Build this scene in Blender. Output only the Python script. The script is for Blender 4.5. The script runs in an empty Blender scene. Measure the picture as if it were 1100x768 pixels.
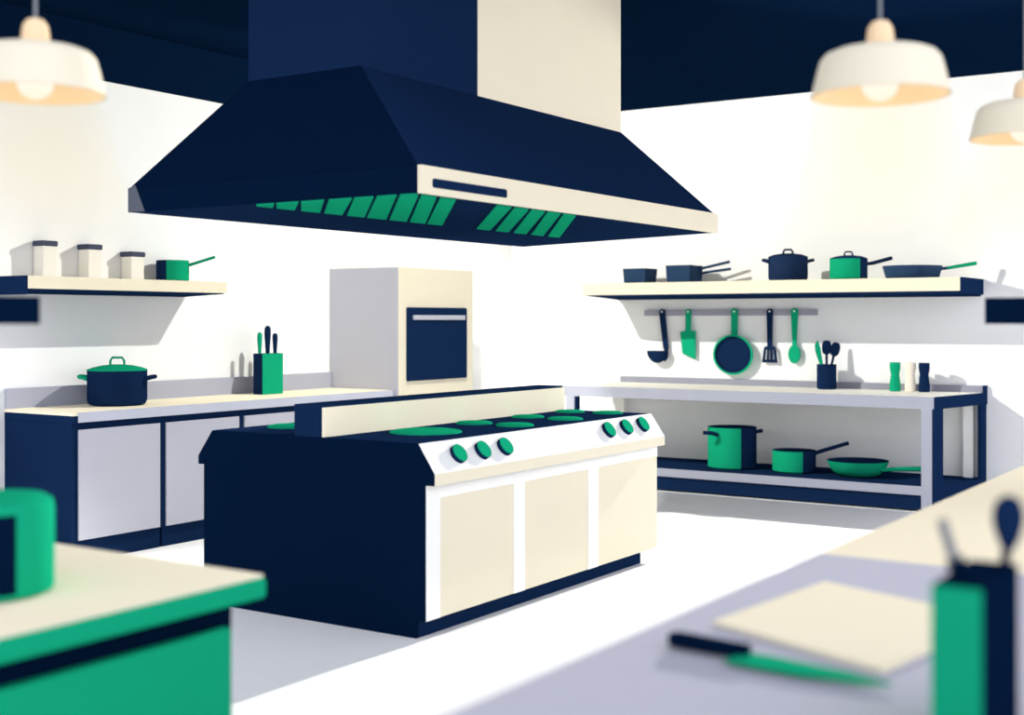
import bpy, bmesh, math, random
from mathutils import Vector, Matrix

scene = bpy.context.scene
COL = scene.collection

# ------------------------------------------------------------------ camera
EYE = 1.5
F_PX, PX, PY = 1382.0, 550.0, 344.0          # focal length, principal point (1100x768 frame)
YAW = math.atan2(910.0, 1382.0)              # room X axis lies 33 deg right of the view axis
FWD = Vector((math.cos(YAW), math.sin(YAW), 0))
RGT = Vector((math.sin(YAW), -math.cos(YAW), 0))
cam_d = bpy.data.cameras.new('camera')
cam = bpy.data.objects.new('camera', cam_d)
COL.objects.link(cam)
cam.location = (0, 0, EYE)
cam.rotation_euler = (math.pi / 2, 0, math.atan2(-FWD.x, FWD.y))
cam_d.sensor_fit = 'HORIZONTAL'
cam_d.sensor_width = 36
cam_d.lens = F_PX / 1100 * 36
cam_d.shift_y = -(384 - PY) / 1100
cam_d.clip_start = 0.05
cam_d.dof.use_dof = True
cam_d.dof.focus_distance = 8.0
cam_d.dof.aperture_fstop = 1.6
scene.camera = cam

# ------------------------------------------------------------------ world, lamps, exposure
scene.view_settings.view_transform = 'Standard'
scene.view_settings.look = 'None'
scene.view_settings.gamma = 1
scene.view_settings.exposure = 0.0
scene.view_settings.use_curve_mapping = False

world = bpy.data.worlds.new('daylight')
scene.world = world
world.use_nodes = True
wn, wl = world.node_tree.nodes, world.node_tree.links
wn.clear()
w_out = wn.new('ShaderNodeOutputWorld')
w_bg = wn.new('ShaderNodeBackground')
w_tc = wn.new('ShaderNodeTexCoord')
w_in = w_tc.outputs['Generated']
SKY_COL = (0.93, 0.96, 1.13)
# a broad soft sky: even base plus soft lobes from the open side, overhead and the open end
W_BASE, W_SIDE, W_TOP, W_END = 0.0, 1.70, 0.05, 1.32
def lobe(direction, strength):
    dot = wn.new('ShaderNodeVectorMath'); dot.operation = 'DOT_PRODUCT'
    dot.inputs[1].default_value = Vector(direction).normalized()
    mp = wn.new('ShaderNodeMapRange')
    mp.inputs['From Min'].default_value = 0.0
    mp.inputs['From Max'].default_value = 1.0
    mp.inputs['To Min'].default_value = 0.0
    mp.inputs['To Max'].default_value = strength
    wl.new(w_in, dot.inputs[0])
    wl.new(dot.outputs['Value'], mp.inputs['Value'])
    return mp.outputs['Result']
w_sum = None
for d_, s_ in (((0.1, -1, 0.1), W_SIDE), ((0, 0, 1), W_TOP), ((-1, 0, 0.1), W_END)):
    ad = wn.new('ShaderNodeMath'); ad.operation = 'ADD'
    if w_sum is None: ad.inputs[0].default_value = W_BASE
    else: wl.new(w_sum, ad.inputs[0])
    wl.new(lobe(d_, s_), ad.inputs[1])
    w_sum = ad.outputs['Value']
w_bg.inputs['Color'].default_value = (*SKY_COL, 1)
wl.new(w_sum, w_bg.inputs['Strength'])
wl.new(w_bg.outputs['Background'], w_out.inputs['Surface'])


def spot(name, loc, target, watts, half_deg, radius=0.05, blend=0.3, color=(1, 0.985, 0.93)):
    """An added spot without a fixture, with even reach."""
    l = bpy.data.lights.new(name, 'SPOT')
    l.energy = watts
    l.color = color
    l.spot_size = math.radians(half_deg * 2)
    l.spot_blend = blend
    l.shadow_soft_size = radius
    l.use_nodes = True
    n, k = l.node_tree.nodes, l.node_tree.links
    em = next(x for x in n if x.type == 'EMISSION')
    fo = n.new('ShaderNodeLightFalloff')
    fo.inputs['Strength'].default_value = 1.0
    k.new(fo.outputs['Constant'], em.inputs['Strength'])
    o = bpy.data.objects.new(name, l)
    COL.objects.link(o)
    o.location = loc
    o.rotation_euler = (Vector(target) - Vector(loc)).to_track_quat('-Z', 'Y').to_euler()
    return o


K_LEFT, K_RIGHT, K_FLOOR, K_BULB = 33.0, 36.0, 56.0, 0.5
spot('added_left_spot', (7.6, 5.5, 2.95), (7.2, 7.28, 1.3), K_LEFT, 72, 0.015, 0.1)           # added unseen lamp, washes the left wall
spot('added_right_spot', (7.5, 7.0, 3.45), (11.0, 3.9, 1.3), K_RIGHT, 50, 0.006)            # added unseen lamp, washes the right wall
spot('added_floor_spot', (10.98, 3.38, 2.75), (6.0, 1.5, 0.0), K_FLOOR, 47, 0.02, 0.15)        # added lamp without a fixture, for floor and range top

# ------------------------------------------------------------------ materials
def lin(c):
    c /= 255.0
    return c / 12.92 if c <= 0.04045 else ((c + 0.055) / 1.055) ** 2.4


def mat(name, rgb, rough=1.0, spec=0.0, mottle=0.015):
    m = bpy.data.materials.new(name)
    m.use_nodes = True
    n, k = m.node_tree.nodes, m.node_tree.links
    b = n['Principled BSDF']
    b.inputs['Roughness'].default_value = rough
    b.inputs['Specular IOR Level'].default_value = spec
    c = [lin(v) for v in rgb]
    tc = n.new('ShaderNodeTexCoord')
    nz = n.new('ShaderNodeTexNoise')
    nz.inputs['Scale'].default_value = 6.0
    nz.inputs['Detail'].default_value = 2.0
    mx = n.new('ShaderNodeMix'); mx.data_type = 'RGBA'
    mx.inputs['A'].default_value = (*[v * (1 - mottle) for v in c], 1)
    mx.inputs['B'].default_value = (*[min(1, v * (1 + mottle)) for v in c], 1)
    k.new(tc.outputs['Object'], nz.inputs['Vector'])
    k.new(nz.outputs['Fac'], mx.inputs['Factor'])
    k.new(mx.outputs['Result'], b.inputs['Base Color'])
    return m


WHITE = mat('white_plaster', (243, 243, 240))
FLOORM = mat('white_floor_screed', (243, 243, 240))
ENAMEL = mat('white_enamel', (247, 246, 240))
CREAM = mat('cream_laminate', (241, 231, 202))
CREAMJ = mat('cream_ceramic', (240, 236, 224))
MILL = mat('pale_wood', (242, 230, 210))
NAVY = mat('navy_enamel', (20, 40, 72))
NAVYD = mat('deep_navy_and_shade', (6, 24, 48))  # own colour of ceiling and trim, painted shade on hood and range ends
GREEN = mat('green_enamel', (21, 161, 116))
DOORG = mat('lavender_grey_laminate', (196, 198, 210))
TSTEEL = mat('table_steel', (170, 172, 184))
UPST = mat('grey_upstand', (150, 151, 162))
TABLEC = mat('table_cream_laminate', (255, 250, 236))
TOPC = mat('pale_cream_top', (252, 241, 212))
DOORC = mat('cream_oven_door', (234, 225, 199))
STEEL = mat('brushed_lavender_steel', (188, 188, 197))
STEELM = mat('mid_grey_steel', (160, 163, 177))
RAILM = mat('dull_grey_rail', (163, 163, 174))
LID = mat('slate_lid', (74, 80, 98))
CORNERG = mat('corner_grey', (92, 97, 106))
SLATEB = mat('slate_blue_enamel', (44, 66, 94))
SLATEN = mat('hazed_navy_enamel', (32, 49, 78))  # navy with a hazy veil mixed into the colour
BRASS = mat('pale_brass', (244, 214, 170))
LINING = mat('warm_shade_lining', (240, 220, 188))
SHADE = mat('cream_lamp_enamel', (232, 223, 196))
CORD = mat('grey_cord', (128, 132, 136))


def emit(name, rgb, strength):
    m = bpy.data.materials.new(name)
    m.use_nodes = True
    n, k = m.node_tree.nodes, m.node_tree.links
    n.clear()
    o = n.new('ShaderNodeOutputMaterial')
    e = n.new('ShaderNodeEmission')
    e.inputs['Color'].default_value = (*[lin(v) for v in rgb], 1)
    e.inputs['Strength'].default_value = strength
    k.new(e.outputs['Emission'], o.inputs['Surface'])
    return m


def beam_volume(name, tint, density, depth):
    m = bpy.data.materials.new(name)
    m.use_nodes = True
    n, k = m.node_tree.nodes, m.node_tree.links
    n.clear()
    o = n.new('ShaderNodeOutputMaterial')
    ab = n.new('ShaderNodeVolumeAbsorption')
    ab.inputs['Color'].default_value = (*tint, 1)
    tc = n.new('ShaderNodeTexCoord'); sx = n.new('ShaderNodeSeparateXYZ')
    mp = n.new('ShaderNodeMapRange')
    mp.interpolation_type = 'SMOOTHSTEP'
    mp.inputs['From Min'].default_value = -depth
    mp.inputs['From Max'].default_value = -depth * .25
    mp.inputs['To Min'].default_value = 0
    mp.inputs['To Max'].default_value = density
    k.new(tc.outputs['Object'], sx.inputs[0])
    k.new(sx.outputs['Z'], mp.inputs['Value'])
    k.new(mp.outputs['Result'], ab.inputs['Density'])
    k.new(ab.outputs['Volume'], o.inputs['Volume'])
    return m


BEAM = beam_volume('warm_beam_tint', (.995, .955, .86), 3.8, .5)  # blue-absorbing tint that stands in for a lamp beam
BULB = emit('lit_bulb', (255, 244, 226), 1.1)

# ------------------------------------------------------------------ geometry helpers
class MB:
    def __init__(self):
        self.v, self.f, self.m = [], [], []

    def add(self, verts, faces, m=0):
        o = len(self.v)
        self.v += [tuple(p) for p in verts]
        for i, f in enumerate(faces):
            self.f.append([o + j for j in f])
            self.m.append(m[i] if isinstance(m, (list, tuple)) else m)
        return self

    def box(self, x0, x1, y0, y1, z0, z1, m=0):
        """m may be six slots: -z +z -y +y -x +x"""
        v = [(x, y, z) for z in (z0, z1) for y in (y0, y1) for x in (x0, x1)]
        f = [(0, 2, 3, 1), (4, 5, 7, 6), (0, 1, 5, 4), (2, 6, 7, 3), (0, 4, 6, 2), (1, 3, 7, 5)]
        return self.add(v, f, m)

    def prism(self, pts, ext, m=0):
        n = len(pts)
        a = [Vector(p) for p in pts]
        b = [p + Vector(ext) for p in a]
        f = [tuple(range(n))[::-1], tuple(range(n, 2 * n))]
        f += [(i, (i + 1) % n, n + (i + 1) % n, n + i) for i in range(n)]
        return self.add(a + b, f, m)

    def loft(self, bottom, top, m=0):
        n = len(bottom)
        f = [tuple(range(n))[::-1], tuple(range(n, 2 * n))]
        f += [(i, (i + 1) % n, n + (i + 1) % n, n + i) for i in range(n)]
        return self.add(list(bottom) + list(top), f, m)

    def lathe(self, prof, c=(0, 0, 0), seg=40, m=0, caps=(True, True), mfun=None, sx=1.0, axis='z'):
        """prof: (r, z) pairs; mfun(angle_mid, ring) gives the slot"""
        vs, fs, ms = [], [], []
        for r, z in prof:
            for i in range(seg):
                a = 2 * math.pi * i / seg
                vs.append((r * math.cos(a) * sx, r * math.sin(a), z))
        for j in range(len(prof) - 1):
            for i in range(seg):
                k = (i + 1) % seg
                fs.append((j * seg + i, j * seg + k, (j + 1) * seg + k, (j + 1) * seg + i))
                ms.append(mfun(2 * math.pi * (i + .5) / seg, j) if mfun else m)
        if caps[0]:
            fs.append(tuple(range(seg))[::-1]); ms.append(mfun(None, -1) if mfun else m)
        if caps[1]:
            o = (len(prof) - 1) * seg
            fs.append(tuple(o + i for i in range(seg))); ms.append(mfun(None, -2) if mfun else m)
        if axis == 'y':
            vs = [(x, -z, y) for x, y, z in vs]
        return self.add([(x + c[0], y + c[1], z + c[2]) for x, y, z in vs], fs, ms)

    def tube(self, pts, rad, seg=12, m=0):
        pts = [Vector(p) for p in pts]
        rads = rad if isinstance(rad, (list, tuple)) else [rad] * len(pts)
        rings = []
        ref = None
        for i, p in enumerate(pts):
            d = (pts[min(i + 1, len(pts) - 1)] - pts[max(i - 1, 0)]).normalized()
            if ref is None:
                ref = Vector((0, 0, 1)) if abs(d.z) < .9 else Vector((1, 0, 0))
            u = d.cross(ref).normalized(); w = d.cross(u).normalized(); ref = u.cross(d)
            rings.append([p + (u * math.cos(2 * math.pi * k / seg) + w * math.sin(2 * math.pi * k / seg)) * rads[i] for k in range(seg)])
        vs = [q for r in rings for q in r]
        fs = []
        for j in range(len(pts) - 1):
            for k in range(seg):
                n = (k + 1) % seg
                fs.append((j * seg + k, j * seg + n, (j + 1) * seg + n, (j + 1) * seg + k))
        fs.append(tuple(range(seg))[::-1])
        o = (len(pts) - 1) * seg
        fs.append(tuple(o + k for k in range(seg)))
        return self.add(vs, fs, m)

    def build(self, name, mats, parent=None, off=(0, 0, 0), bevel=0, smooth=True, kind=None):
        me = bpy.data.meshes.new(name)
        o3 = Vector(off)
        me.from_pydata([Vector(p) - o3 for p in self.v], [], self.f)
        if not isinstance(mats, (list, tuple)):
            mats = [mats]
        for m in mats:
            me.materials.append(m)
        for p, i in zip(me.polygons, self.m):
            p.material_index = i
        bm = bmesh.new(); bm.from_mesh(me)
        bmesh.ops.recalc_face_normals(bm, faces=bm.faces)
        bm.to_mesh(me); bm.free()
        if smooth:
            me.shade_smooth()
            me.set_sharp_from_angle(angle=math.radians(35))
        ob = bpy.data.objects.new(name, me)
        COL.objects.link(ob)
        if parent is not None:
            ob.parent = parent
        if bevel:
            b = ob.modifiers.new('bevel', 'BEVEL'); b.width = bevel; b.segments = 3
            b.limit_method = 'ANGLE'; b.angle_limit = math.radians(40)
        if kind:
            ob['kind'] = kind
        return ob


def tag(o, label, cat, group=None):
    o['label'] = label
    o['category'] = cat
    if group:
        o['group'] = group
    return o


def thing(name, label, cat, loc, rotz=0.0, group=None):
    o = bpy.data.objects.new(name, None)
    COL.objects.link(o)
    o.location = loc
    o.rotation_euler = (0, 0, rotz)
    o.empty_display_size = 0.1
    return tag(o, label, cat, group)


def dup(root, loc, label, group=None):
    r = root.copy(); COL.objects.link(r); r.location = loc
    r['label'] = label
    if group:
        r['group'] = group
    for ch in list(root.children):
        c = ch.copy(); COL.objects.link(c); c.parent = r
        for g in list(ch.children):
            d = g.copy(); COL.objects.link(d); d.parent = c
    return r


def arc(cx, cz, r, a0, a1, n, y=0.0):
    return [(cx + r * math.cos(math.radians(a0 + (a1 - a0) * i / n)), y, cz + r * math.sin(math.radians(a0 + (a1 - a0) * i / n))) for i in range(n + 1)]


def P(x, y, **k):
    """point of the room seen at a photo coordinate on the plane X=, Y= or Z="""
    d = FWD + RGT * ((x - PX) / F_PX) + Vector((0, 0, -(y - PY) / F_PX))
    if 'X' in k: t = k['X'] / d.x
    elif 'Y' in k: t = k['Y'] / d.y
    else: t = (k['Z'] - EYE) / d.z
    return Vector((0, 0, EYE)) + d * t


FACE = math.atan2(RGT.y, RGT.x)      # turns a thing's local x to run across the view
RAILROT = -math.pi / 2               # local x runs along the right wall

# ------------------------------------------------------------------ room shell
WA, WB, CEIL = 7.28, 11.05, 3.535
MB().box(-4, WB + .2, -4, WA + .2, -.15, 0).build('floor', FLOORM, kind='structure', smooth=False)
MB().box(0.5, WB + .2, WA, WA + .2, 0, CEIL).build('wall_left', WHITE, kind='structure', smooth=False)
MB().box(WB, WB + .2, -1.5, WA, 0, CEIL).build('wall_right', WHITE, kind='structure', smooth=False)
MB().box(4.1, WB + .2, 0.6, WA + .2, CEIL, CEIL + .15).build('ceiling', NAVYD, kind='structure', smooth=False)
MB().box(0.5, WB, WA - .025, WA, 3.16, CEIL).build('trim_1', NAVYD, kind='structure', smooth=False)

MB().box(1.96, 2.08, 2.6, WA, CEIL - .03, CEIL + .15).build('trim_2', NAVYD, kind='structure', smooth=False)
MB().box(3.12, 3.24, 0.85, WA, CEIL - .03, CEIL + .15).build('trim_3', NAVYD, kind='structure', smooth=False)

MB().box(7.5, 7.842, 6.2, WA - .03, 2.97, 3.0).build('light_blocker', NAVYD, kind='structure', smooth=False)  # added unseen ledge that keeps the right-wall spot off the floor

# ------------------------------------------------------------------ extractor hood
HX0, HX1, HX2, HY0, HY1, HZ = 4.41, 7.46, 8.1, 3.39, 5.24, 2.05
base = Vector(((HX0 + HX1) / 2, (HY0 + HY1) / 2, HZ))
hood = thing('extractor_hood', 'huge navy extractor hood with cream front band hanging over the cooking range', 'hood', base)
CY0, CY1, CX0, CX1, CXM, CZ = 3.9, 4.63, 4.64, 7.17, 5.59, 2.69
rim0 = [(HX0, HY0, HZ), (HX1, HY0, HZ), (HX2, HY1, HZ), (HX0, HY1, HZ)]
rim1 = [(x, y, HZ + .12) for x, y, z in rim0]
top = [(CX0, CY0, CZ), (CX1, CY0, CZ), (CX1, CY1, CZ), (CX0, CY1, CZ)]
c = MB()
c.loft(rim0, rim1)
c.loft(rim1, top)
c.build('canopy', NAVY, hood, base, smooth=False)
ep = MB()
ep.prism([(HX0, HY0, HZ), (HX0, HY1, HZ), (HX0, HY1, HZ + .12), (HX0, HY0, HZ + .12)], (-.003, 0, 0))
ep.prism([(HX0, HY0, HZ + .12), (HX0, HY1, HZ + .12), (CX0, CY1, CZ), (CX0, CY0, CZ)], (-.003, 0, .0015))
ep.build('shaded_end', NAVYD, hood, base, smooth=False)  # thin darker skin: shade painted on the hood's left end
MB().box(HX0 - .002, HX1 + .012, HY0 - .022, HY0, HZ - .002, HZ + .12).build('front_band', CREAM, hood, base, smooth=False)
sl = MB()
x0, x1, z0, z1, r = 4.485, 5.07, 2.078, 2.118, .012
pts = []
for cx_, cz_, a in ((x0 + r, z0 + r, 180), (x1 - r, z0 + r, 270), (x1 - r, z1 - r, 0), (x0 + r, z1 - r, 90)):
    for k in range(5):
        t = math.radians(a + 22.5 * k)
        pts.append((cx_ + r * math.cos(t), HY0 - .0245, cz_ + r * math.sin(t)))
sl.prism(pts, (0, .006, 0))
sl.build('control_slot', NAVY, hood, base, smooth=False)
MB().box(CX0, CXM, CY0, CY1, CZ - .02, CEIL).build('duct', NAVY, hood, base, smooth=False)
MB().box(CXM, CX1, CY0 - .002, CY1, CZ - .02, CEIL).build('duct_panel', TOPC, hood, base, smooth=False)
MB().prism([(HX0 - .008, 5.243, 2.05), (HX0 - .008, 5.12, 2.05), (HX0 - .008, 5.19, 2.185), (HX0 - .008, 5.243, 2.172)], (.005, 0, 0)).build('corner_patch', CORNERG, hood, base, smooth=False)  # grey patch at the far-left corner of the rim
# filter slats under the hood: two banks of slanted green bars
def slat(xa, xb, xc, xd):
    MB().prism([(xa, 3.41, HZ - .008), (xb, 3.41, HZ - .008), (xd, 4.39, HZ - .008), (xc, 4.39, HZ - .008)], (0, 0, .0075)).build('filter_slat', GREEN, hood, base, smooth=False)
for k in range(5):
    x = 5.05 + .152 * k
    slat(x, x + .125, x + 1.235 + .05 * k, x + 1.375 + .05 * k)
# first bank: the slats enter from the left edge, so the left ones are cut short
E_ = HX0 + .004
for q in (((E_, 4.354), (E_, 4.239), (4.56, 4.39), (4.456, 4.39)), ((E_, 4.225), (E_, 4.085), (4.715, 4.39), (4.59, 4.39)),
          ((E_, 4.07), (E_, 3.93), (4.90, 4.39), (4.764, 4.39)), ((E_, 3.90), (E_, 3.765), (5.07, 4.39), (4.934, 4.39)),
          ((E_, 3.75), (E_, 3.64), (5.25, 4.39), (5.11, 4.39)), ((E_, 3.62), (E_, 3.51), (5.43, 4.39), (5.27, 4.39)),
          ((E_, 3.49), (E_, 3.41), (4.44, 3.41), (5.61, 4.39), (5.46, 4.39)),
          ((4.462, 3.41), (4.572, 3.41), (5.78, 4.39), (5.64, 4.39)), ((4.60, 3.41), (4.717, 3.41), (5.94, 4.39), (5.80, 4.39))):
    MB().prism([(x, y, HZ - .008) for x, y in q], (0, 0, .0075)).build('filter_slat', GREEN, hood, base, smooth=False)

# ------------------------------------------------------------------ cooking range
RX0, RX1 = 4.812, 7.185
YF, YB = 3.649, 5.13
base = Vector(((RX0 + RX1) / 2, (YF + YB) / 2, 0))
rng = thing('cooking_range', 'large navy island range with cream doors and green hotplates, in the middle of the floor', 'stove', base)
prof = [(YF + .06, 0), (YF + .06, .087), (YF + .004, .087), (YF + .004, .725), (3.600, .725), (3.600, .78), (3.695, .918), (5.067, .918), (5.172, .78), (5.172, .735), (YB, .735), (YB, 0)]
MB().prism([(RX0, y, z) for y, z in prof], (.02, 0, 0)).build('side_panel', NAVYD, rng, base, smooth=False)  # darker navy paints the shade on the range's left end
prof2 = [(YF + .02, .087), (YF + .02, .725), (3.62, .725), (3.62, .775), (3.71, .905), (5.06, .905), (5.16, .78), (5.16, .737), (YB - .005, .737), (YB - .005, .087)]
MB().prism([(RX0 + .02, y, z) for y, z in prof2], (RX1 - RX0 - .022, 0, 0)).build('body', NAVY, rng, base, smooth=False)
MB().box(RX0 + .02, 7.075, YF + .06, YB - .06, 0, .087).build('kickboard', NAVY, rng, base, smooth=False)
# white face frame and three cream doors
ff = MB()
ff.box(RX0 + .002, RX1, YF, YF + .02, .656, .726)
for a, b in ((RX0 + .002, 4.922), (5.559, 5.666), (6.328, 6.446)):
    ff.box(a, b, YF, YF + .02, .087, .656)
ff.build('face_frame', ENAMEL, rng, base, smooth=False)
for a, b in ((4.922, 5.559), (5.666, 6.328), (6.446, RX1)):
    MB().box(a + .001, b - .001, YF + .002, YF + .02, .088, .655).build('oven_door', DOORC, rng, base, smooth=False)
MB().prism([(RX0 + .0005, 3.597, .726), (RX0 + .0005, 3.597, .781), (RX0 + .0005, 3.62, .781), (RX0 + .0005, 3.62, .726)], (RX1 - RX0, 0, 0)).build('front_rail', DOORC, rng, base, smooth=False)
MB().prism([(RX0 + .0005, 3.597, .7812), (RX0 + .0005, 3.693, .919), (RX0 + .0005, 3.715, .905), (RX0 + .0005, 3.62, .7812)], (RX1 - RX0, 0, 0)).build('control_panel', ENAMEL, rng, base, smooth=False)
MB().box(RX0 + .02, RX1, 3.70, 5.067, .905, .9185).build('cooktop', NAVY, rng, base, smooth=False)
# knobs: navy skirts with green faces, on the sloping panel
tilt = math.atan2(.096, .138)
for x, t in ((5.051, .49), (5.257, .49), (5.458, .50), (6.552, .55), (6.769, .56), (6.98, .57)):
    cy, cz = 3.597 + .096 * t, .781 + .138 * t
    M = Matrix.Translation((x, cy, cz)) @ Matrix.Rotation(math.pi / 2 - tilt, 4, 'X')
    a = MB().lathe([(.048, -.003), (.048, .022)], seg=32)
    a.v = [tuple(M @ Vector(p)) for p in a.v]
    kb = a.build('control_knob', NAVY, rng, base)
    a = MB().lathe([(.047, .022), (.047, .025)], seg=32)
    a.v = [tuple(M @ Vector(p)) for p in a.v]
    kc = a.build('knob_face', GREEN, kb, base)
    kc['label'] = 'green knob face'
# hotplates
for x, y, rr in ((5.335, 4.05, .19), (5.93, 4.16, .104), (6.49, 4.16, .098), (7.0, 4.17, .094), (5.935, 3.89, .106), (6.475, 3.89, .105), (7.04, 3.92, .096), (5.20, 4.86, .135)):
    a = MB().lathe([(rr, .918), (rr * .98, .926), (rr * .85, .931), (rr * .4, .933)], c=(x, y, 0), seg=40)
    a.build('hotplate', GREEN, rng, base)
MB().box(RX0 + .001, 7.12, 4.30, 4.483, .918, 1.078).build('splashback', NAVY, rng, base, smooth=False)
MB().box(RX0 + .003, 7.122, 4.286, 4.30, .9195, 1.066).build('splashback_panel', TOPC, rng, base, smooth=False)

# ------------------------------------------------------------------ base cabinets and worktop along the left wall
LX0, LX1, LY = 5.116, 8.24, 6.6
edges = [LX0, 5.835, 6.552, 7.27, LX1]
labs = ['leftmost grey-doored navy base cabinet, its navy end panel facing the pale counter corner',
        'second grey-doored navy base cabinet from the left, beneath the stock pot side of the worktop',
        'third grey-doored navy base cabinet, mostly hidden behind the range, under the knife block',
        'last grey-doored navy base cabinet, next to the tall oven tower behind the range']
for i in range(4):
    a, b = edges[i], edges[i + 1]
    base = Vector(((a + b) / 2, (LY + WA) / 2, 0))
    t = thing('base_cabinet', labs[i], 'cabinet', base, 0, 'base cabinets along the left wall')
    bd = MB().box(a, b - .001, LY + .012, WA - .005, .13, .864)
    bd.build('carcass', NAVY, t, base, smooth=False)
    MB().box(a + .01, b - .011, LY + .025, WA - .02, 0, .13).build('kickboard', NAVY, t, base, smooth=False)
    l = a + (.048 if i == 0 else .027)
    MB().box(l, b - .028, LY, LY + .012, .138, .822).build('door', STEEL, t, base, smooth=False)
base = Vector(((LX0 + LX1) / 2, (LY + WA) / 2, .865))
wt = thing('worktop', 'long cream worktop with grey edge and upstand running along the left wall', 'countertop', base)
MB().box(LX0, LX1, LY - .004, WA - .004, .91, .93).build('top', TOPC, wt, base, smooth=False)
MB().box(LX0 + .036, LX1, LY - .012, LY - .004, .868, .9305).build('front_edge', DOORG, wt, base, smooth=False)
MB().box(LX0, LX1, LY - .004, WA - .004, .865, .91).build('underlay', NAVY, wt, base, smooth=False)
MB().box(LX0, LX1, WA - .024, WA - .004, .93, 1.06).build('upstand', TSTEEL, wt, base, smooth=False)

# ------------------------------------------------------------------ oven tower
TX0, TX1, TY = 8.247, 9.301, 6.54
base = Vector(((TX0 + TX1) / 2, (TY + WA) / 2, 0))
tw = thing('oven_tower', 'tall cream oven tower with grey side, in the corner behind the range', 'oven', base)
MB().box(TX0 + .012, TX1, TY + .012, WA - .004, 0, 1.934).build('cabinet', DOORC, tw, base, smooth=False)
MB().box(TX0, TX0 + .012, TY + .001, WA - .004, 0, 1.934).build('side_panel', STEEL, tw, base, smooth=False)
MB().box(TX0 + .001, TX1, TY, TY + .012, 0, 1.934).build('front_panel', DOORC, tw, base, smooth=False)
od = MB().box(8.347, 9.191, TY - .022, TY, .998, 1.607).build('oven_door', NAVY, tw, base, bevel=.012, smooth=False)
MB().box(8.409, 9.135, TY - .042, TY - .02, 1.503, 1.543).build('handle', STEEL, od, base, bevel=.006, smooth=False)

# ------------------------------------------------------------------ work table along the right wall
BX, BXW = 10.15, WB - .004
BY0, BY1, BYB = 2.76, 6.149, 2.58
base = Vector(((BX + WB) / 2, (BY0 + BY1) / 2, 0))
tb = thing('work_table', 'long cream-topped work table with grey legs and a navy undershelf along the right wall', 'table', base)
def yend(x, inset=0.0):           # the right-hand end runs very slightly out of square
    return BY0 + (BYB - BY0) * (x - BX) / (BXW - BX) + inset
def slab(x0, x1, y1, z0, z1, inset=0.0):
    return [(x0, yend(x0, inset), z0), (x1, yend(x1, inset), z0), (x1, y1, z0), (x0, y1, z0)], (0, 0, z1 - z0)
p, e = slab(BX + .012, BXW, BY1, .87, .9); MB().prism(p, e).build('tabletop', TABLEC, tb, base, smooth=False)
p, e = slab(BX, BX + .012, BY1, .806, .9005); MB().prism(p, e).build('front_edge', TSTEEL, tb, base, smooth=False)
p, e = slab(BXW - .02, BXW, 6.0, .9, .957); MB().prism(p, e).build('upstand', UPST, tb, base, smooth=False)
p, e = slab(BX + .012, BXW - .03, BY1 - .05, .175, .2, .01); MB().prism(p, e).build('undershelf', NAVY, tb, base, smooth=False)
p, e = slab(BX + .004, BX + .012, BY1 - .05, .13, .2005, .04); MB().prism(p, e).build('shelf_edge', TSTEEL, tb, base, smooth=False)
p, e = slab(BX + .02, BX + .05, BY1 - .05, .015, .13, .04); MB().prism(p, e).build('kick_rail', NAVY, tb, base, smooth=False)
for y0, y1 in ((BY0 + .014, BY0 + .097), (6.0, 6.09)):
    MB().box(BX, BX + .075, y0, y1, 0, .806).build('leg', TSTEEL, tb, base, smooth=False)
MB().box(BX + .001, BX + .076, 5.985, 6.0, 0, .806).build('leg_shade_face', NAVY, tb, base, smooth=False)  # navy plate painting the unlit side of the grey leg
MB().box(BXW - .09, BXW - .03, 5.92, 6.0, 0, .87).build('leg', ENAMEL, tb, base, smooth=False)
MB().box(BXW - .09, BXW - .03, 2.66, 2.74, 0, .87).build('leg', ENAMEL, tb, base, smooth=False)
# navy plates painting the unlit faces of the right-hand end
def endpiece(name, x0, x1, z0, z1, z2=None, z3=None):
    q = [(x0, yend(x0) - .014, z0), (x1, yend(x1) - .014, z2 if z2 is not None else z0), (x1, yend(x1) - .014, z3 if z3 is not None else z1), (x0, yend(x0) - .014, z1)]
    return MB().prism(q, (0, .026, 0)).build(name, NAVY, tb, base, smooth=False)
endpiece('end_top_rail', BX + .002, BXW, .806, .9005)
endpiece('end_leg', BX + .002, BX + .125, 0, .806)
endpiece('end_leg', BXW - .12, BXW - .02, .06, .806)
endpiece('end_bottom_rail', BX + .125, BXW - .12, .09, .2)
endpiece('end_upstand_cap', BXW - .03, BXW, .9, .96)

# ------------------------------------------------------------------ wall shelves
base = Vector((5.83, 7.08, 1.695))
ls = thing('wall_shelf', 'cream wall shelf on the left wall carrying pale jars and a green saucepan', 'shelf', base, 0, 'wall shelves')
LSY = 6.87
MB().box(4.995, 6.665, LSY, WA - .003, 1.697, 1.777).build('board', CREAM, ls, base, smooth=False)
MB().box(4.983, 4.995, LSY + .002, WA - .003, 1.66, 1.777).build('end_cap', NAVY, ls, base, smooth=False)
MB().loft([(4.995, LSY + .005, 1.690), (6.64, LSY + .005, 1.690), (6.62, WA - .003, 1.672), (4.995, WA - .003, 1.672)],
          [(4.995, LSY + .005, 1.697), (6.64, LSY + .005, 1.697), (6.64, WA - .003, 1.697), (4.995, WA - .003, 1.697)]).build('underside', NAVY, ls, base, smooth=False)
RSX, RSZ0, RSZ1 = 10.35, 1.732, 1.84
base = Vector((10.7, 4.3, RSZ0))
rs = thing('wall_shelf', 'long cream wall shelf on the right wall carrying navy and green pans', 'shelf', base, 0, 'wall shelves')
MB().box(RSX, WB - .003, 2.612, 6.03, RSZ0, RSZ1).build('board', CREAM, rs, base, smooth=False)
MB().box(RSX + .002, WB - .003, 2.598, 2.612, RSZ0 - .02, RSZ1).build('end_cap', NAVY, rs, base, smooth=False)
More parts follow.
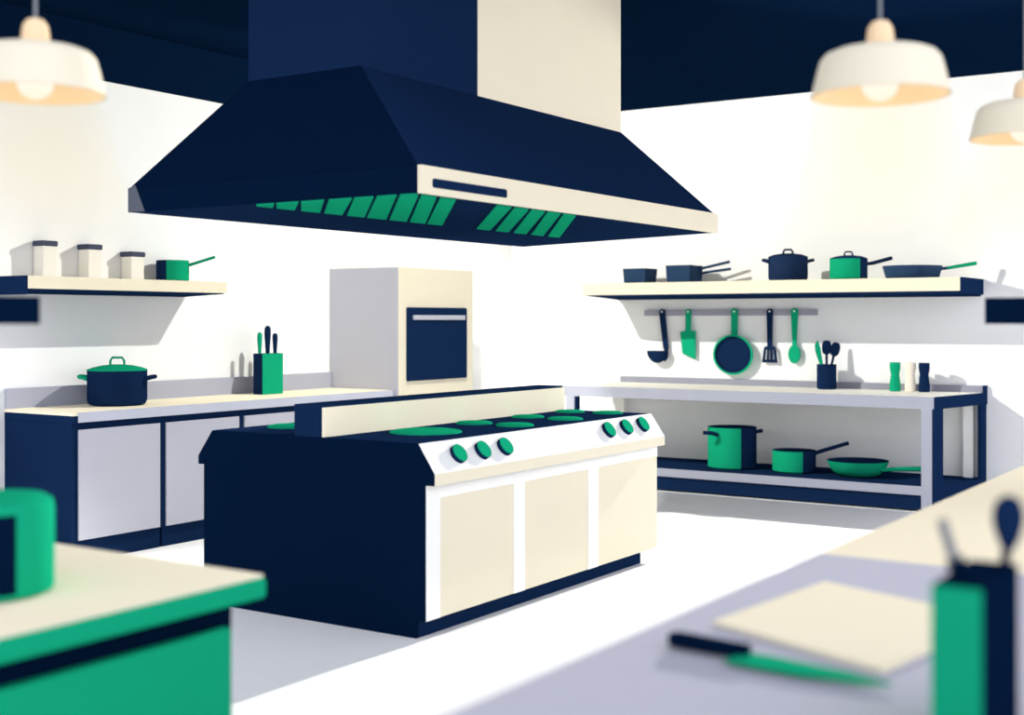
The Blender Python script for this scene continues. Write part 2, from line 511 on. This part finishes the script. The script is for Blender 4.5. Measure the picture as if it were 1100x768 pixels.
MB().loft([(RSX + .005, 2.62, RSZ0 - .014), (RSX + .005, 5.93, RSZ0 - .014), (WB - .003, 6.03, RSZ0 - .035), (WB - .003, 2.62, RSZ0 - .035)],
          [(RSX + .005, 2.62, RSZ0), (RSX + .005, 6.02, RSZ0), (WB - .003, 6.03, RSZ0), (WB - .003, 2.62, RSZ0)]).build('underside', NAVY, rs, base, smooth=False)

# ------------------------------------------------------------------ jars on the left shelf
SZ = 1.777
for i, (pl, pc, pr_, top_px, lab) in enumerate((
        (36, 46, 61, 258, 'tallest pale storage jar with slate lid, leftmost on the left shelf'),
        (84, 95, 109, 262, 'middle-height pale storage jar with slate lid, between the other two jars'),
        (130, 141, 155, 270, 'shortest pale storage jar with slate lid, beside the green saucepan'))):
    y0 = 7.165
    c0 = P(pc, 290, Y=y0); xr = P(pr_, 290, Y=y0).x
    yb = P(pl, 290, X=c0.x).y
    zt = P(pc, top_px, Y=y0).z
    base = Vector(((c0.x + xr) / 2, (y0 + yb) / 2, SZ))
    t = thing('storage_jar', lab, 'jar', base, 0, 'storage jars on the left shelf')
    MB().box(c0.x, xr, y0, yb, SZ, zt - .034).build('jar_body', CREAMJ, t, base, bevel=.006, smooth=False)
    MB().box(c0.x - .008, xr + .008, y0 - .006, yb + .006, zt - .036, zt).build('lid', LID, t, base, bevel=.008, smooth=False)


# ------------------------------------------------------------------ pots and pans
def vessel(prof_out, wall, floor_z):
    """closed outer and inner skin of an open pan"""
    inner = [(max(r - wall, .004), max(z, floor_z)) for r, z in prof_out[::-1]]
    return prof_out + inner


def bar(pts, w, m, name, parent, flat=1.0):
    return MB().tube(pts, w).build(name, m, parent)


def loop_handle(name, parent, m, w, h, z, t=.012):
    pts = [(-w, 0, z), (-w, 0, z + h * .6), (-w * .7, 0, z + h), (w * .7, 0, z + h), (w, 0, z + h * .6), (w, 0, z)]
    return MB().tube(pts, t).build(name, m, parent)


def side_grip(name, parent, m, x, z, s, L=.055, r=.015, y=0.0):
    pts = [(x - .012 * s, y - .03, z - .012), (x + .6 * L * s, y - .03, z + .002), (x + L * s, y - .015, z + .005), (x + L * s, y + .015, z + .005), (x + .6 * L * s, y + .03, z + .002), (x - .012 * s, y + .03, z - .012)]
    return MB().tube(pts, r).build(name, m, parent)


# navy stock pot on the left worktop
q = P(126, 434.5, Y=6.98)
t = thing('stock_pot', 'navy stock pot with green domed lid on the left worktop', 'pot', (q.x, 6.98, .931), FACE)
R_ = .195
MB().lathe([(R_ - .035, 0), (R_ - .012, .008), (R_, .035), (R_, .232)], caps=(True, True)).build('pot_body', NAVY, t)
ld = MB().lathe([(R_ + .002, .232), (R_ + .002, .238), (R_ * .82, .252), (R_ * .5, .266), (R_ * .15, .272)]).build('lid', GREEN, t)
loop_handle('lid_handle', ld, GREEN, .047, .056, .262, .008)
side_grip('side_handle', t, GREEN, -R_, .185, -1)['label'] = 'green side handle'
side_grip('side_handle', t, NAVY, R_, .185, 1)

# green saucepan on the left shelf
q = P(185.5, 301, Y=7.13)
t = thing('saucepan', 'small green saucepan with shade painted navy on its left side, at the right end of the left shelf', 'saucepan', (q.x, 7.13, SZ), FACE)
R_, h_ = .115, .152
sp = [(R_ - .012, 0), (R_, .012), (R_, h_)]
def shade_left(a, j):  # paints the shaded left side of the green pan navy
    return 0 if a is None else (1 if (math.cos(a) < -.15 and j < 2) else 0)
MB().lathe(vessel(sp, .006, .01), mfun=shade_left, seg=48).build('pan_body', [GREEN, NAVY], t)
MB().tube([(R_ - .004, 0, .118), (R_ + .03, 0, .128), (R_ + .19, 0, .178)], [.012, .011, .010]).build('handle', GREEN, t)

# ---- right shelf, left to right
Z5 = RSZ1
XP = 10.62
def tin(pl, pc, pr_, topy, label, name='roasting_tin', cat='tin'):
    c0 = P(pc, 300, X=XP); yl = P(pl, 300, X=XP).y
    xr = P(pr_, 300, Y=c0.y).x
    h = P(pc, topy, X=XP).z - Z5
    base = Vector(((XP + xr) / 2, (c0.y + yl) / 2, Z5))
    t = thing(name, label, cat, base)
    o = MB()
    w, k = (xr - XP) / 2, (yl - c0.y) / 2
    def ring(s, z): return [(-w + s, -k + s, z), (w - s, -k + s, z), (w - s, k - s, z), (-w + s, k - s, z)]
    vs = ring(.022, 0) + ring(.008, .014) + ring(0, h) + ring(.008, h) + ring(.02, .016)
    fs = [(3, 2, 1, 0), (16, 17, 18, 19)]
    for j in range(4):
        for i in range(4):
            n = (i + 1) % 4
            fs.append((j * 4 + i, j * 4 + n, (j + 1) * 4 + n, (j + 1) * 4 + i))
    o.add(vs, fs).build('pan_body', SLATEB, t, smooth=False)
    return t, w, k, h
tin(669, 693, 706, 288, 'small slate-blue rectangular tin without handles, leftmost on the right shelf')
t, w, k, h = tin(715, 741, 755, 284.5, 'slate-blue rectangular pan with two long handles, second from left on the right shelf', 'roasting_pan', 'pan')
for z0, z1, L in ((h - .03, h + .03, .28), (h - .075, h - .035, .29)):
    MB().tube([(w - .06, -k + .004, z0), (w - .055, -k - .05, z0 + .012), (w - .03, -k - L, z1)], [.013, .012, .013]).build('handle', SLATEB, t)

q = P(846.5, 301, X=XP)
t = thing('stock_pot', 'navy lidded stock pot with two side grips, in the middle of the right shelf', 'pot', (XP, q.y, Z5), FACE)
R_ = .168
MB().lathe([(R_ - .03, 0), (R_ - .008, .008), (R_, .03), (R_, .205)]).build('pot_body', SLATEN, t)
ld = MB().lathe([(R_, .205), (R_ + .001, .21), (R_ * .7, .228), (R_ * .3, .238)]).build('lid', SLATEN, t)
loop_handle('lid_handle', ld, SLATEN, .04, .045, .226, .009)
side_grip('side_handle', t, SLATEN, -R_, .175, -1, .045, .014)
side_grip('side_handle', t, SLATEN, R_, .175, 1, .045, .014)

def shade_right(lim, rings):
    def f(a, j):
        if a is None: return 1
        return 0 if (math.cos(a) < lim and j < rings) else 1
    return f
q = P(911.5, 301, X=XP)
t = thing('saucepan', 'green saucepan with navy lid and long navy handle on the right shelf', 'saucepan', (XP, q.y, Z5), FACE)
R_ = .155
MB().lathe([(R_ - .02, 0), (R_, .015), (R_, .175)], mfun=shade_right(.40, 9), seg=48).build('pan_body', [GREEN, NAVY], t)
ld = MB().lathe([(R_, .175), (R_ + .001, .181), (R_ * .7, .198), (R_ * .3, .207)]).build('lid', NAVY, t)
loop_handle('lid_handle', ld, NAVY, .034, .04, .197, .007)
MB().tube([(R_ - .005, 0, .135), (R_ + .05, 0, .142), (R_ + .21, 0, .185)], [.014, .016, .016]).build('handle', NAVY, t)

q = P(980, 300, X=XP)
t = thing('frying_pan', 'slate-blue frying pan with green handle, rightmost on the right shelf', 'frying pan', (XP, q.y, Z5), FACE)
R_ = .235
MB().lathe(vessel([(R_ * .78, 0), (R_ * .9, .012), (R_, .1), (R_ + .002, .105)], .008, .01), seg=48).build('pan_body', SLATEB, t)
MB().tube([(R_ - .006, 0, .082), (R_ + .06, 0, .09)], .013).build('handle_socket', SLATEB, t)
MB().tube([(R_ + .045, 0, .088), (R_ + .29, 0, .128)], [.013, .016]).build('handle', GREEN, t)

# ---- undershelf of the table
ZS, XS = .201, 10.56
q = P(786.5, 500, X=XS)
t = thing('stock_pot', 'tall open green stock pot with shade painted navy on its right side on the table undershelf', 'pot', (XS, q.y, ZS), FACE)
R_ = .213
MB().lathe(vessel([(R_ - .02, 0), (R_, .012), (R_, .36)], .007, .012), mfun=shade_right(.22, 2), seg=64).build('pot_body', [GREEN, NAVY], t)
def grip_front(x, y, dx):
    MB().tube([(x, y, .3), (x + dx * .4, y - .03, .318), (x + dx, y - .02, .322)], .017).build('side_handle', NAVY, t)
grip_front(-R_ * .72, -R_ * .72, -.13)
MB().tube([(R_ - .01, 0, .312), (R_ + .055, 0, .325)], .017).build('side_handle', NAVY, t)

q = P(853, 503, X=XS)
t = thing('saucepan', 'open green saucepan with shade painted navy on its right side, in the middle of the table undershelf', 'saucepan', (XS, q.y, ZS), FACE)
R_ = .183
MB().lathe(vessel([(R_ - .02, 0), (R_, .014), (R_, .185)], .007, .012), mfun=shade_right(.22, 2), seg=64).build('pan_body', [GREEN, NAVY], t)
MB().tube([(R_ - .01, 0, .155), (R_ + .05, 0, .175), (R_ + .285, 0, .245)], .017).build('handle', NAVY, t)

q = P(921.5, 506, X=XS)
t = thing('frying_pan', 'wide green frying pan with navy inside, at the right of the table undershelf', 'frying pan', (XS, q.y, ZS), FACE)
R_ = .252
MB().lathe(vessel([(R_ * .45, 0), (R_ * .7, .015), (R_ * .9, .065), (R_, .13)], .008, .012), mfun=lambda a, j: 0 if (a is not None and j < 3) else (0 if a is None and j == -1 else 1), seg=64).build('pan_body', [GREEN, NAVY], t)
MB().tube([(R_ * .55, -R_ * .68, .066), (R_ * .95, -R_ * .55, .07), (R_ + .24, -.1, .07)], [.012, .018, .022]).build('handle', GREEN, t)

# ------------------------------------------------------------------ knife block on the left worktop
y0 = 7.0
a = P(282, 423, Y=y0); b = P(304, 423, Y=y0); yb = P(272, 420, X=a.x).y
hb = P(282, 380, Y=y0).z
base = Vector(((a.x + b.x) / 2, (y0 + yb) / 2, .931))
t = thing('knife_block', 'green knife block with a navy left side on the left worktop', 'knife block', base)
MB().box(a.x, b.x, y0, yb, .931, hb, [1, 1, 0, 1, 1, 0]).build('block_body', [GREEN, NAVY], t, base, smooth=False)
yk = (y0 + yb) / 2
for pxl, topy, m, wpx, lab in ((279, 357, GREEN, 2.6, 'green-handled knife standing in the knife block'),
                              (287.5, 350, NAVY, 3.4, 'taller navy-handled knife in the middle of the knife block'),
                              (295.5, 358, NAVY, 2.8, 'shorter navy-handled knife at the right of the knife block')):
    top_ = P(pxl, topy, Y=yk)
    k = thing('kitchen_knife', lab, 'knife', (top_.x, yk, hb), 0, 'knives in the knife block')
    hh = top_.z - hb
    s = wpx * .0075
    MB().lathe([(s * .62, .0005), (s * .7, hh * .2), (s, hh * .7), (s * .95, hh * .9), (s * .5, hh)], seg=20).build('handle', m, k)
    MB().box(-s * .5, s * .5, -.002, .002, -.0, .004).build('blade', STEEL, k, smooth=False)

# ------------------------------------------------------------------ utensil rail and what hangs on it
XR = 11.025
ya, yb2 = P(692, 336, X=XR).y, P(878, 336, X=XR).y
zr = 1.569
base = Vector((XR, (ya + yb2) / 2, zr))
rl = thing('utensil_rail', 'thin grey utensil rail fixed to the right wall below the shelf', 'rail', base)
MB().box(XR, XR + .012, yb2, ya, zr - .026, zr + .026).build('bar', RAILM, rl, base, smooth=False)
for f in (.06, .5, .94):
    y = yb2 + (ya - yb2) * f
    MB().box(XR + .012, WB, y - .012, y + .012, zr - .012, zr + .012).build('bracket', RAILM, rl, base, smooth=False)

UY, UZ = .0104, .0086          # metres per photo pixel along the wall and upward
def hang(name, label, cat, pxc):
    y = P(pxc, 336, X=XR).y
    return thing(name, label, cat, (XR - .012, y, zr), RAILROT, 'utensils hanging on the rail')
def handle_bar(parent, m, L, w0=.021, w1=.03, top=.03, dx=0.0):
    """flat tapered hanging handle with a round eye at the top"""
    o = MB()
    pts = [(w0 * math.cos(math.radians(a)) * 1.25, -.008, top - .02 + w0 * 1.25 * math.sin(math.radians(a))) for a in range(0, 181, 20)]
    pts += [(-w1 + dx, -.008, -L), (w1 + dx, -.008, -L)]
    o.prism(pts, (0, .016, 0))
    ob = o.build('handle', m, parent, smooth=False)
    MB().lathe([(.009, .008), (.009, .0095)], c=(0, 0, top - .018), seg=16, axis='y').build('eyelet', ENAMEL, ob)
    return ob

t = hang('ladle', 'navy ladle hanging leftmost on the utensil rail', 'ladle', 712)
handle_bar(t, NAVY, .34, .024, .026, .03, .04)
bw = .105
bl = MB()
pr2 = []
for k in range(9):
    a_ = math.radians(-90 + 90 * k / 8)
    pr2.append((max(bw * math.cos(a_), .003), .115 * math.sin(a_)))
bl.lathe(vessel(pr2, .006, -.105), c=(-.03, -.07, -.36), seg=32, sx=1.0)
bl.v = [(x, -.045 + (y + .07) * .55, z) for x, y, z in bl.v]
bl.build('bowl', NAVY, t)
MB().tube([(.04, 0, -.33), (.047, -.01, -.38), (.05, -.025, -.42), (.03, -.035, -.45)], .02).build('neck', NAVY, t)

t = hang('spatula', 'green broad-bladed spatula with slanted end hanging beside the navy ladle', 'spatula', 740)
handle_bar(t, GREEN, .19, .022, .026)
MB().prism([(-.083, -.006, -.178), (-.048, -.006, -.17), (.05, -.006, -.165), (.075, -.006, -.176), (.075, -.006, -.435), (-.058, -.006, -.385)], (0, .012, 0)).build('blade', GREEN, t, smooth=False)

t = hang('frying_pan', 'small green-rimmed navy frying pan hanging in the middle of the utensil rail', 'frying pan', 789.5)
handle_bar(t, GREEN, .23, .026, .028)
pn = MB()
pn.lathe([(.15, -.008), (.185, .03), (.185, .04), (.168, .04), (.15, .012)], c=(0, 0, -.385), seg=56, axis='y', sx=1.06, mfun=lambda a, j: 1 if j in (3, -2) else 0)
pn.build('pan_body', [GREEN, NAVY], t)

t = hang('slotted_turner', 'navy slotted turner hanging between the pan and the green spoon', 'turner', 827.5)
handle_bar(t, NAVY, .31, .022, .022)
o = MB()
for i in range(4):
    x0 = -.07 + i * .0385
    w_ = .02 if i in (0, 3) else .017
    o.prism([(x0 * .8, -.006, -.335), (x0 * .8 + w_, -.006, -.335), (x0 + w_ + .004, -.006, -.43), (x0, -.006, -.43)], (0, .012, 0))
o.prism([(-.058, -.006, -.335), (-.045, -.006, -.305), (.045, -.006, -.305), (.062, -.006, -.335)], (0, .012, 0))
o.prism([(-.071, -.006, -.425), (.07, -.006, -.425), (.075, -.006, -.452), (-.074, -.006, -.452)], (0, .012, 0))
o.build('blade', NAVY, t, smooth=False)

t = hang('serving_spoon', 'green serving spoon hanging rightmost on the utensil rail', 'spoon', 854)
handle_bar(t, GREEN, .31, .026, .016)
o = MB()
o.prism([(.057 * math.cos(2 * math.pi * k / 28), -.01, -.372 + .085 * math.sin(2 * math.pi * k / 28)) for k in range(28)], (0, .014, 0))
o.build('bowl', GREEN, t, bevel=.005, smooth=False)

# ------------------------------------------------------------------ utensil crock and mills on the table
XC, ZT = 10.88, .901
q = P(888, 418, X=XC)
t = thing('utensil_crock', 'round navy utensil crock on the right-hand table', 'crock', (XC, q.y, ZT), FACE)
MB().lathe(vessel([(.076, 0), (.084, .008), (.084, .215)], .008, .01), seg=40).build('crock_body', NAVY, t)
cr = Vector((XC, q.y, ZT))
def in_crock(name, label, cat, m, x0, lean, kind, y0):
    t = thing(name, label, cat, cr + RGT * x0 + FWD * y0 + Vector((0, 0, .022)), FACE, 'utensils in the crock')
    L = .2
    if kind == 'spat':
        MB().tube([(0, 0, -.008), (lean * .55, 0, .2)], .012).build('handle', m, t)
        a, b = lean * .52, lean
        MB().prism([(a - .012, -.006, .19), (a + .014, -.006, .19), (b + .03, -.006, .335), (b + .008, -.006, .405), (b - .018, -.006, .365), (b - .012, -.006, .3)], (0, .012, 0)).build('blade', m, t, smooth=False)
    else:
        z1 = .29 if kind == 'tall' else .275
        MB().tube([(0, 0, -.008), (lean, 0, z1)], .011).build('handle', m, t)
        o = MB()
        tilt_ = math.atan2(lean, z1)
        n = 24
        pts = []
        for k in range(n):
            a = 2 * math.pi * k / n
            sx = math.copysign(abs(math.cos(a)) ** .7, math.cos(a)) * .041
            sz = math.copysign(abs(math.sin(a)) ** .8, math.sin(a)) * .062
            x_, z_ = sx * math.cos(tilt_) + (sz + .05) * math.sin(tilt_), -sx * math.sin(tilt_) + (sz + .05) * math.cos(tilt_)
            pts.append((lean + x_, -.007, z1 + z_))
        o.prism(pts, (0, .014, 0)).build('bowl', m, t, bevel=.004, smooth=False)
in_crock('spatula', 'green pointed spatula leaning left in the navy crock', 'spatula', GREEN, -.012, -.08, 'spat', -.03)
in_crock('cooking_spoon', 'upright navy spoon in the middle of the navy crock', 'spoon', NAVY, 0, 0.0, 'tall', .0)
in_crock('cooking_spoon', 'navy spoon leaning right in the navy crock', 'spoon', NAVY, .005, .064, 'lean', .024)

for pxc, m, lab in ((961.5, GREEN, 'green waisted pepper mill on the right-hand table'),
                    (978, MILL, 'pale cream pepper mill standing between the green and navy mills'),
                    (992.8, NAVY, 'navy waisted pepper mill, rightmost on the right-hand table')):
    q = P(pxc, 420.8, X=10.86)
    t = thing('pepper_mill', lab, 'mill', (10.86, q.y, ZT), FACE, 'pepper mills on the table')
    MB().lathe([(.04, 0), (.046, .006), (.046, .05), (.034, .145)], seg=32).build('mill_base', m, t)
    MB().lathe([(.034, .145), (.044, .19), (.044, .238), (.042, .243)], seg=32).build('mill_head', m, t)

# ------------------------------------------------------------------ foreground: green counter on the left
GX0, GX1, GY0, GY1 = 0.9, 2.225, 2.156, 2.985
base = Vector(((GX0 + GX1) / 2, (GY0 + GY1) / 2, 0))
gc = thing('kitchen_counter', 'green kitchen counter with cream top in the near left foreground', 'counter', base)
MB().box(GX0, GX1 - .008, GY0 + .008, GY1 - .008, .9 - .008, .9).build('top', CREAM, gc, base, smooth=False)
MB().box(GX0, GX1, GY0, GY1, .842, .8925).build('top_edge', GREEN, gc, base, bevel=.012, smooth=False)
MB().box(GX0, GX1 - .058, GY0 + .062, GY1 - .05, .05, .842).build('recess_band', NAVYD, gc, base, smooth=False)
MB().box(GX0, GX1 - .085, GY0 + .035, GY0 + .062, .05, .784).build('front_panel', GREEN, gc, base, smooth=False)
MB().box(GX0, GX1 - .13, GY0 + .11, GY1 - .1, 0, .05).build('kickboard', NAVYD, gc, base, smooth=False)

cc = Vector((1.735, 2.52, .9))
t = thing('canister', 'rounded green canister with a navy front panel on the green counter', 'canister', cc, FACE)
R_, h_ = .135, .215
def panel(a, j):
    if a is None or j != 2: return 0
    return 1 if (math.sin(a) < 0 and math.cos(a) < .71) else 0
MB().lathe([(R_ - .015, 0), (R_ - .003, .006), (R_, .015), (R_, h_ - .03), (R_ - .004, h_ - .012), (R_ - .02, h_ - .002), (R_ - .045, h_)], mfun=panel, seg=64).build('canister_body', [GREEN, NAVYD], t)

# navy shelf above the green counter, carried by a post beyond the frame
e = P(43, 330, Y=2.62)
base = Vector((e.x - .3, 2.75, .9))
t = thing('counter_shelf', 'blurred navy shelf end jutting in at the far left edge of the picture', 'shelf', base, 0, 'shelves above the near counters')
MB().box(e.x - .55, e.x, 2.62, 2.9, 1.491, 1.556).build('board', NAVYD, t, base, smooth=False)
MB().box(e.x - .55, e.x - .5, 2.72, 2.78, .9, 1.491).build('post', NAVYD, t, base, smooth=False)

# ------------------------------------------------------------------ foreground: prep counter on the right
PX0, PX1, PXM, PY0, PY1 = 1.2, 6.4, 3.2, .1, 1.158
base = Vector(((PX0 + PX1) / 2, (PY0 + PY1) / 2, 0))
pc = thing('prep_counter', 'long counter in the near right foreground, half grey steel and half cream', 'counter', base)
MB().box(PX0, PXM, PY0, PY1, .86, .9).build('steel_top', STEEL, pc, base, smooth=False)
MB().box(PXM, PX1, PY0, PY1, .86, .9).build('cream_top', CREAM, pc, base, smooth=False)
MB().box(PX0 + .03, PX1 - .03, PY0 + .03, PY1 - .03, .1, .86).build('carcass', STEEL, pc, base, smooth=False)
MB().box(PX0 + .08, PX1 - .08, PY0 + .08, PY1 - .08, 0, .1).build('kickboard', NAVYD, pc, base, smooth=False)

cb = MB().prism([(2.33, 1.06, .9), (2.82, 1.01, .9), (2.66, .60, .9), (2.165, .675, .9)], (0, 0, .01)).build('chopping_board', CREAM, None, (2.44, .82, .9), smooth=False)
cb.location = (2.44, .82, .9)
tag(cb, 'cream chopping board lying on the grey worktop in the right foreground', 'chopping board')

A = P(720, 683, Z=.92); B = P(806, 697, Z=.92); T = P(962, 727, Z=.92)
ax = (T - A); ax.z = 0; L_ = ax.length; ang = math.atan2(ax.y, ax.x)
kn = thing('chef_knife', 'green-bladed chef knife with navy handle lying beside the chopping board', 'knife', (A.x, A.y, .9), ang)
lh = (B - A).length
# local x along the knife, blade's cutting edge on the camera side
sd = 1 if (Matrix.Rotation(ang, 3, 'Z') @ Vector((0, 1, 0))).dot(Vector((-FWD.x, -FWD.y, 0))) > 0 else -1
MB().prism([(0, sd * -.012, .004), (.012, sd * -.02, .004), (lh, sd * -.018, .004), (lh, sd * .018, .004), (.012, sd * .02, .004), (0, sd * .012, .004)], (0, 0, .024)).build('handle', NAVYD, kn, bevel=.006, smooth=False)
MB().prism([(lh, sd * -.016, .008), (lh + .05, sd * -.018, .008), (L_ * .8, sd * -.008, .008), (L_ * 1.0, sd * .014, .008), (L_ * .9, sd * .034, .008), (lh + .12, sd * .056, .008), (lh, sd * .06, .008), (lh - .016, sd * .055, .008), (lh - .012, sd * .018, .008)], (0, 0, .004)).build('blade', GREEN, kn, smooth=False)

d_ = 1.74
c0 = FWD * d_ + RGT * ((1055 - PX) / F_PX * d_)
yb = P(1000, 640, X=c0.x).y
xr = P(1094, 640, Y=c0.y).x
zt = 1.135
base = Vector(((c0.x + xr) / 2, (c0.y + yb) / 2, .9))
t = thing('utensil_block', 'tall green and navy utensil block at the lower right edge of the foreground', 'utensil holder', base)
MB().box(c0.x, xr, c0.y, yb, .9, zt, [1, 1, 1, 0, 0, 1]).build('block_body', [GREEN, NAVYD], t, base, smooth=False)
zc = Vector((base.x, base.y, zt))
t = thing('sharpening_steel', 'grey metal tool leaning left in the near utensil block', 'utensil', zc - RGT * .02, FACE, 'utensils in the near block')
MB().tube([(0, 0, 0), (-.012, 0, .02)], .014).build('ferrule', NAVYD, t)
MB().tube([(-.012, 0, .02), (-.03, 0, .078)], [.008, .007]).build('rod', CORD, t)
t = thing('cooking_spoon', 'navy cooking spoon standing upright in the near utensil block', 'spoon', zc + RGT * .040, FACE, 'utensils in the near block')
MB().tube([(0, 0, 0), (.004, 0, .04)], .007).build('handle', NAVYD, t)
sb = MB().lathe([(.004, .03), (.014, .045), (.022, .07), (.023, .088), (.017, .106), (.005, .113)], seg=28)
sb.v = [(x + .006, y * .45, z) for x, y, z in sb.v]
sb.build('bowl', NAVY, t)

e = P(1058, 330, Y=.95)
base = Vector((e.x + .4, .8, .9))
t = thing('counter_shelf', 'blurred navy shelf end jutting in at the far right edge of the picture', 'shelf', base, 0, 'shelves above the near counters')
MB().box(e.x, e.x + .7, .65, .95, 1.489, 1.568).build('board', NAVYD, t, base, smooth=False)
MB().box(e.x + .62, e.x + .68, .68, .74, .9, 1.489).build('post', NAVYD, t, base, smooth=False)

# ------------------------------------------------------------------ pendant lamps
def pendant(loc, label):
    t = thing('pendant_lamp', label, 'lamp', loc, 0, 'pendant lamps')
    out = [(.169, 0), (.165, .014), (.152, .07), (.146, .09), (.134, .104), (.115, .112), (.04, .122)]
    inn = [(r - .005, z - (.004 if z else 0)) for r, z in out[::-1]]
    def sh(a, j): return 1 if (a is not None and j > len(out) - 1) else 0
    MB().lathe(out + inn, caps=(False, False), mfun=sh, seg=56).build('lamp_shade', [SHADE, LINING], t)
    MB().lathe([(.036, .118), (.033, .15), (.03, .17), (.02, .184), (.008, .188)], seg=28).build('socket_cap', BRASS, t)
    MB().tube([(0, 0, .185), (0, 0, CEIL - loc[2])], .0045).build('cord', CORD, t)
    bu = MB()
    bp = [(.012, .11)] + [(max(.045 * math.cos(math.radians(a)), .002), .03 + .045 * math.sin(math.radians(a))) for a in range(70, -91, -16)]
    bu.lathe(bp, seg=28).build('bulb', BULB, t)
    l = bpy.data.lights.new('bulb_light', 'POINT')
    l.energy = K_BULB; l.color = (1, .80, .55); l.shadow_soft_size = .05
    lo = bpy.data.objects.new('bulb_light', l); COL.objects.link(lo)
    lo.parent = t; lo.location = (0, 0, -.03)
    # tinted volume painting the lamp's warm beam below the shade
    hz = MB().lathe([(.160, -.004), (.30, -.5)], seg=48).build('beam_tint', BEAM, t)
    return t
for px_, d_, zz, lab in ((38, 3.2, 2.063, 'cream pendant lamp hanging over the green counter at upper left'),
                     (945.5, 3.2, 2.058, 'whole cream pendant lamp hanging at the upper right'),
                     (1101, 4.1, 2.08, 'half-seen cream pendant lamp at the right edge, farther away and lower in view')):
    p = FWD * d_ + RGT * ((px_ - PX) / F_PX * d_)
    pendant((p.x, p.y, zz), lab)
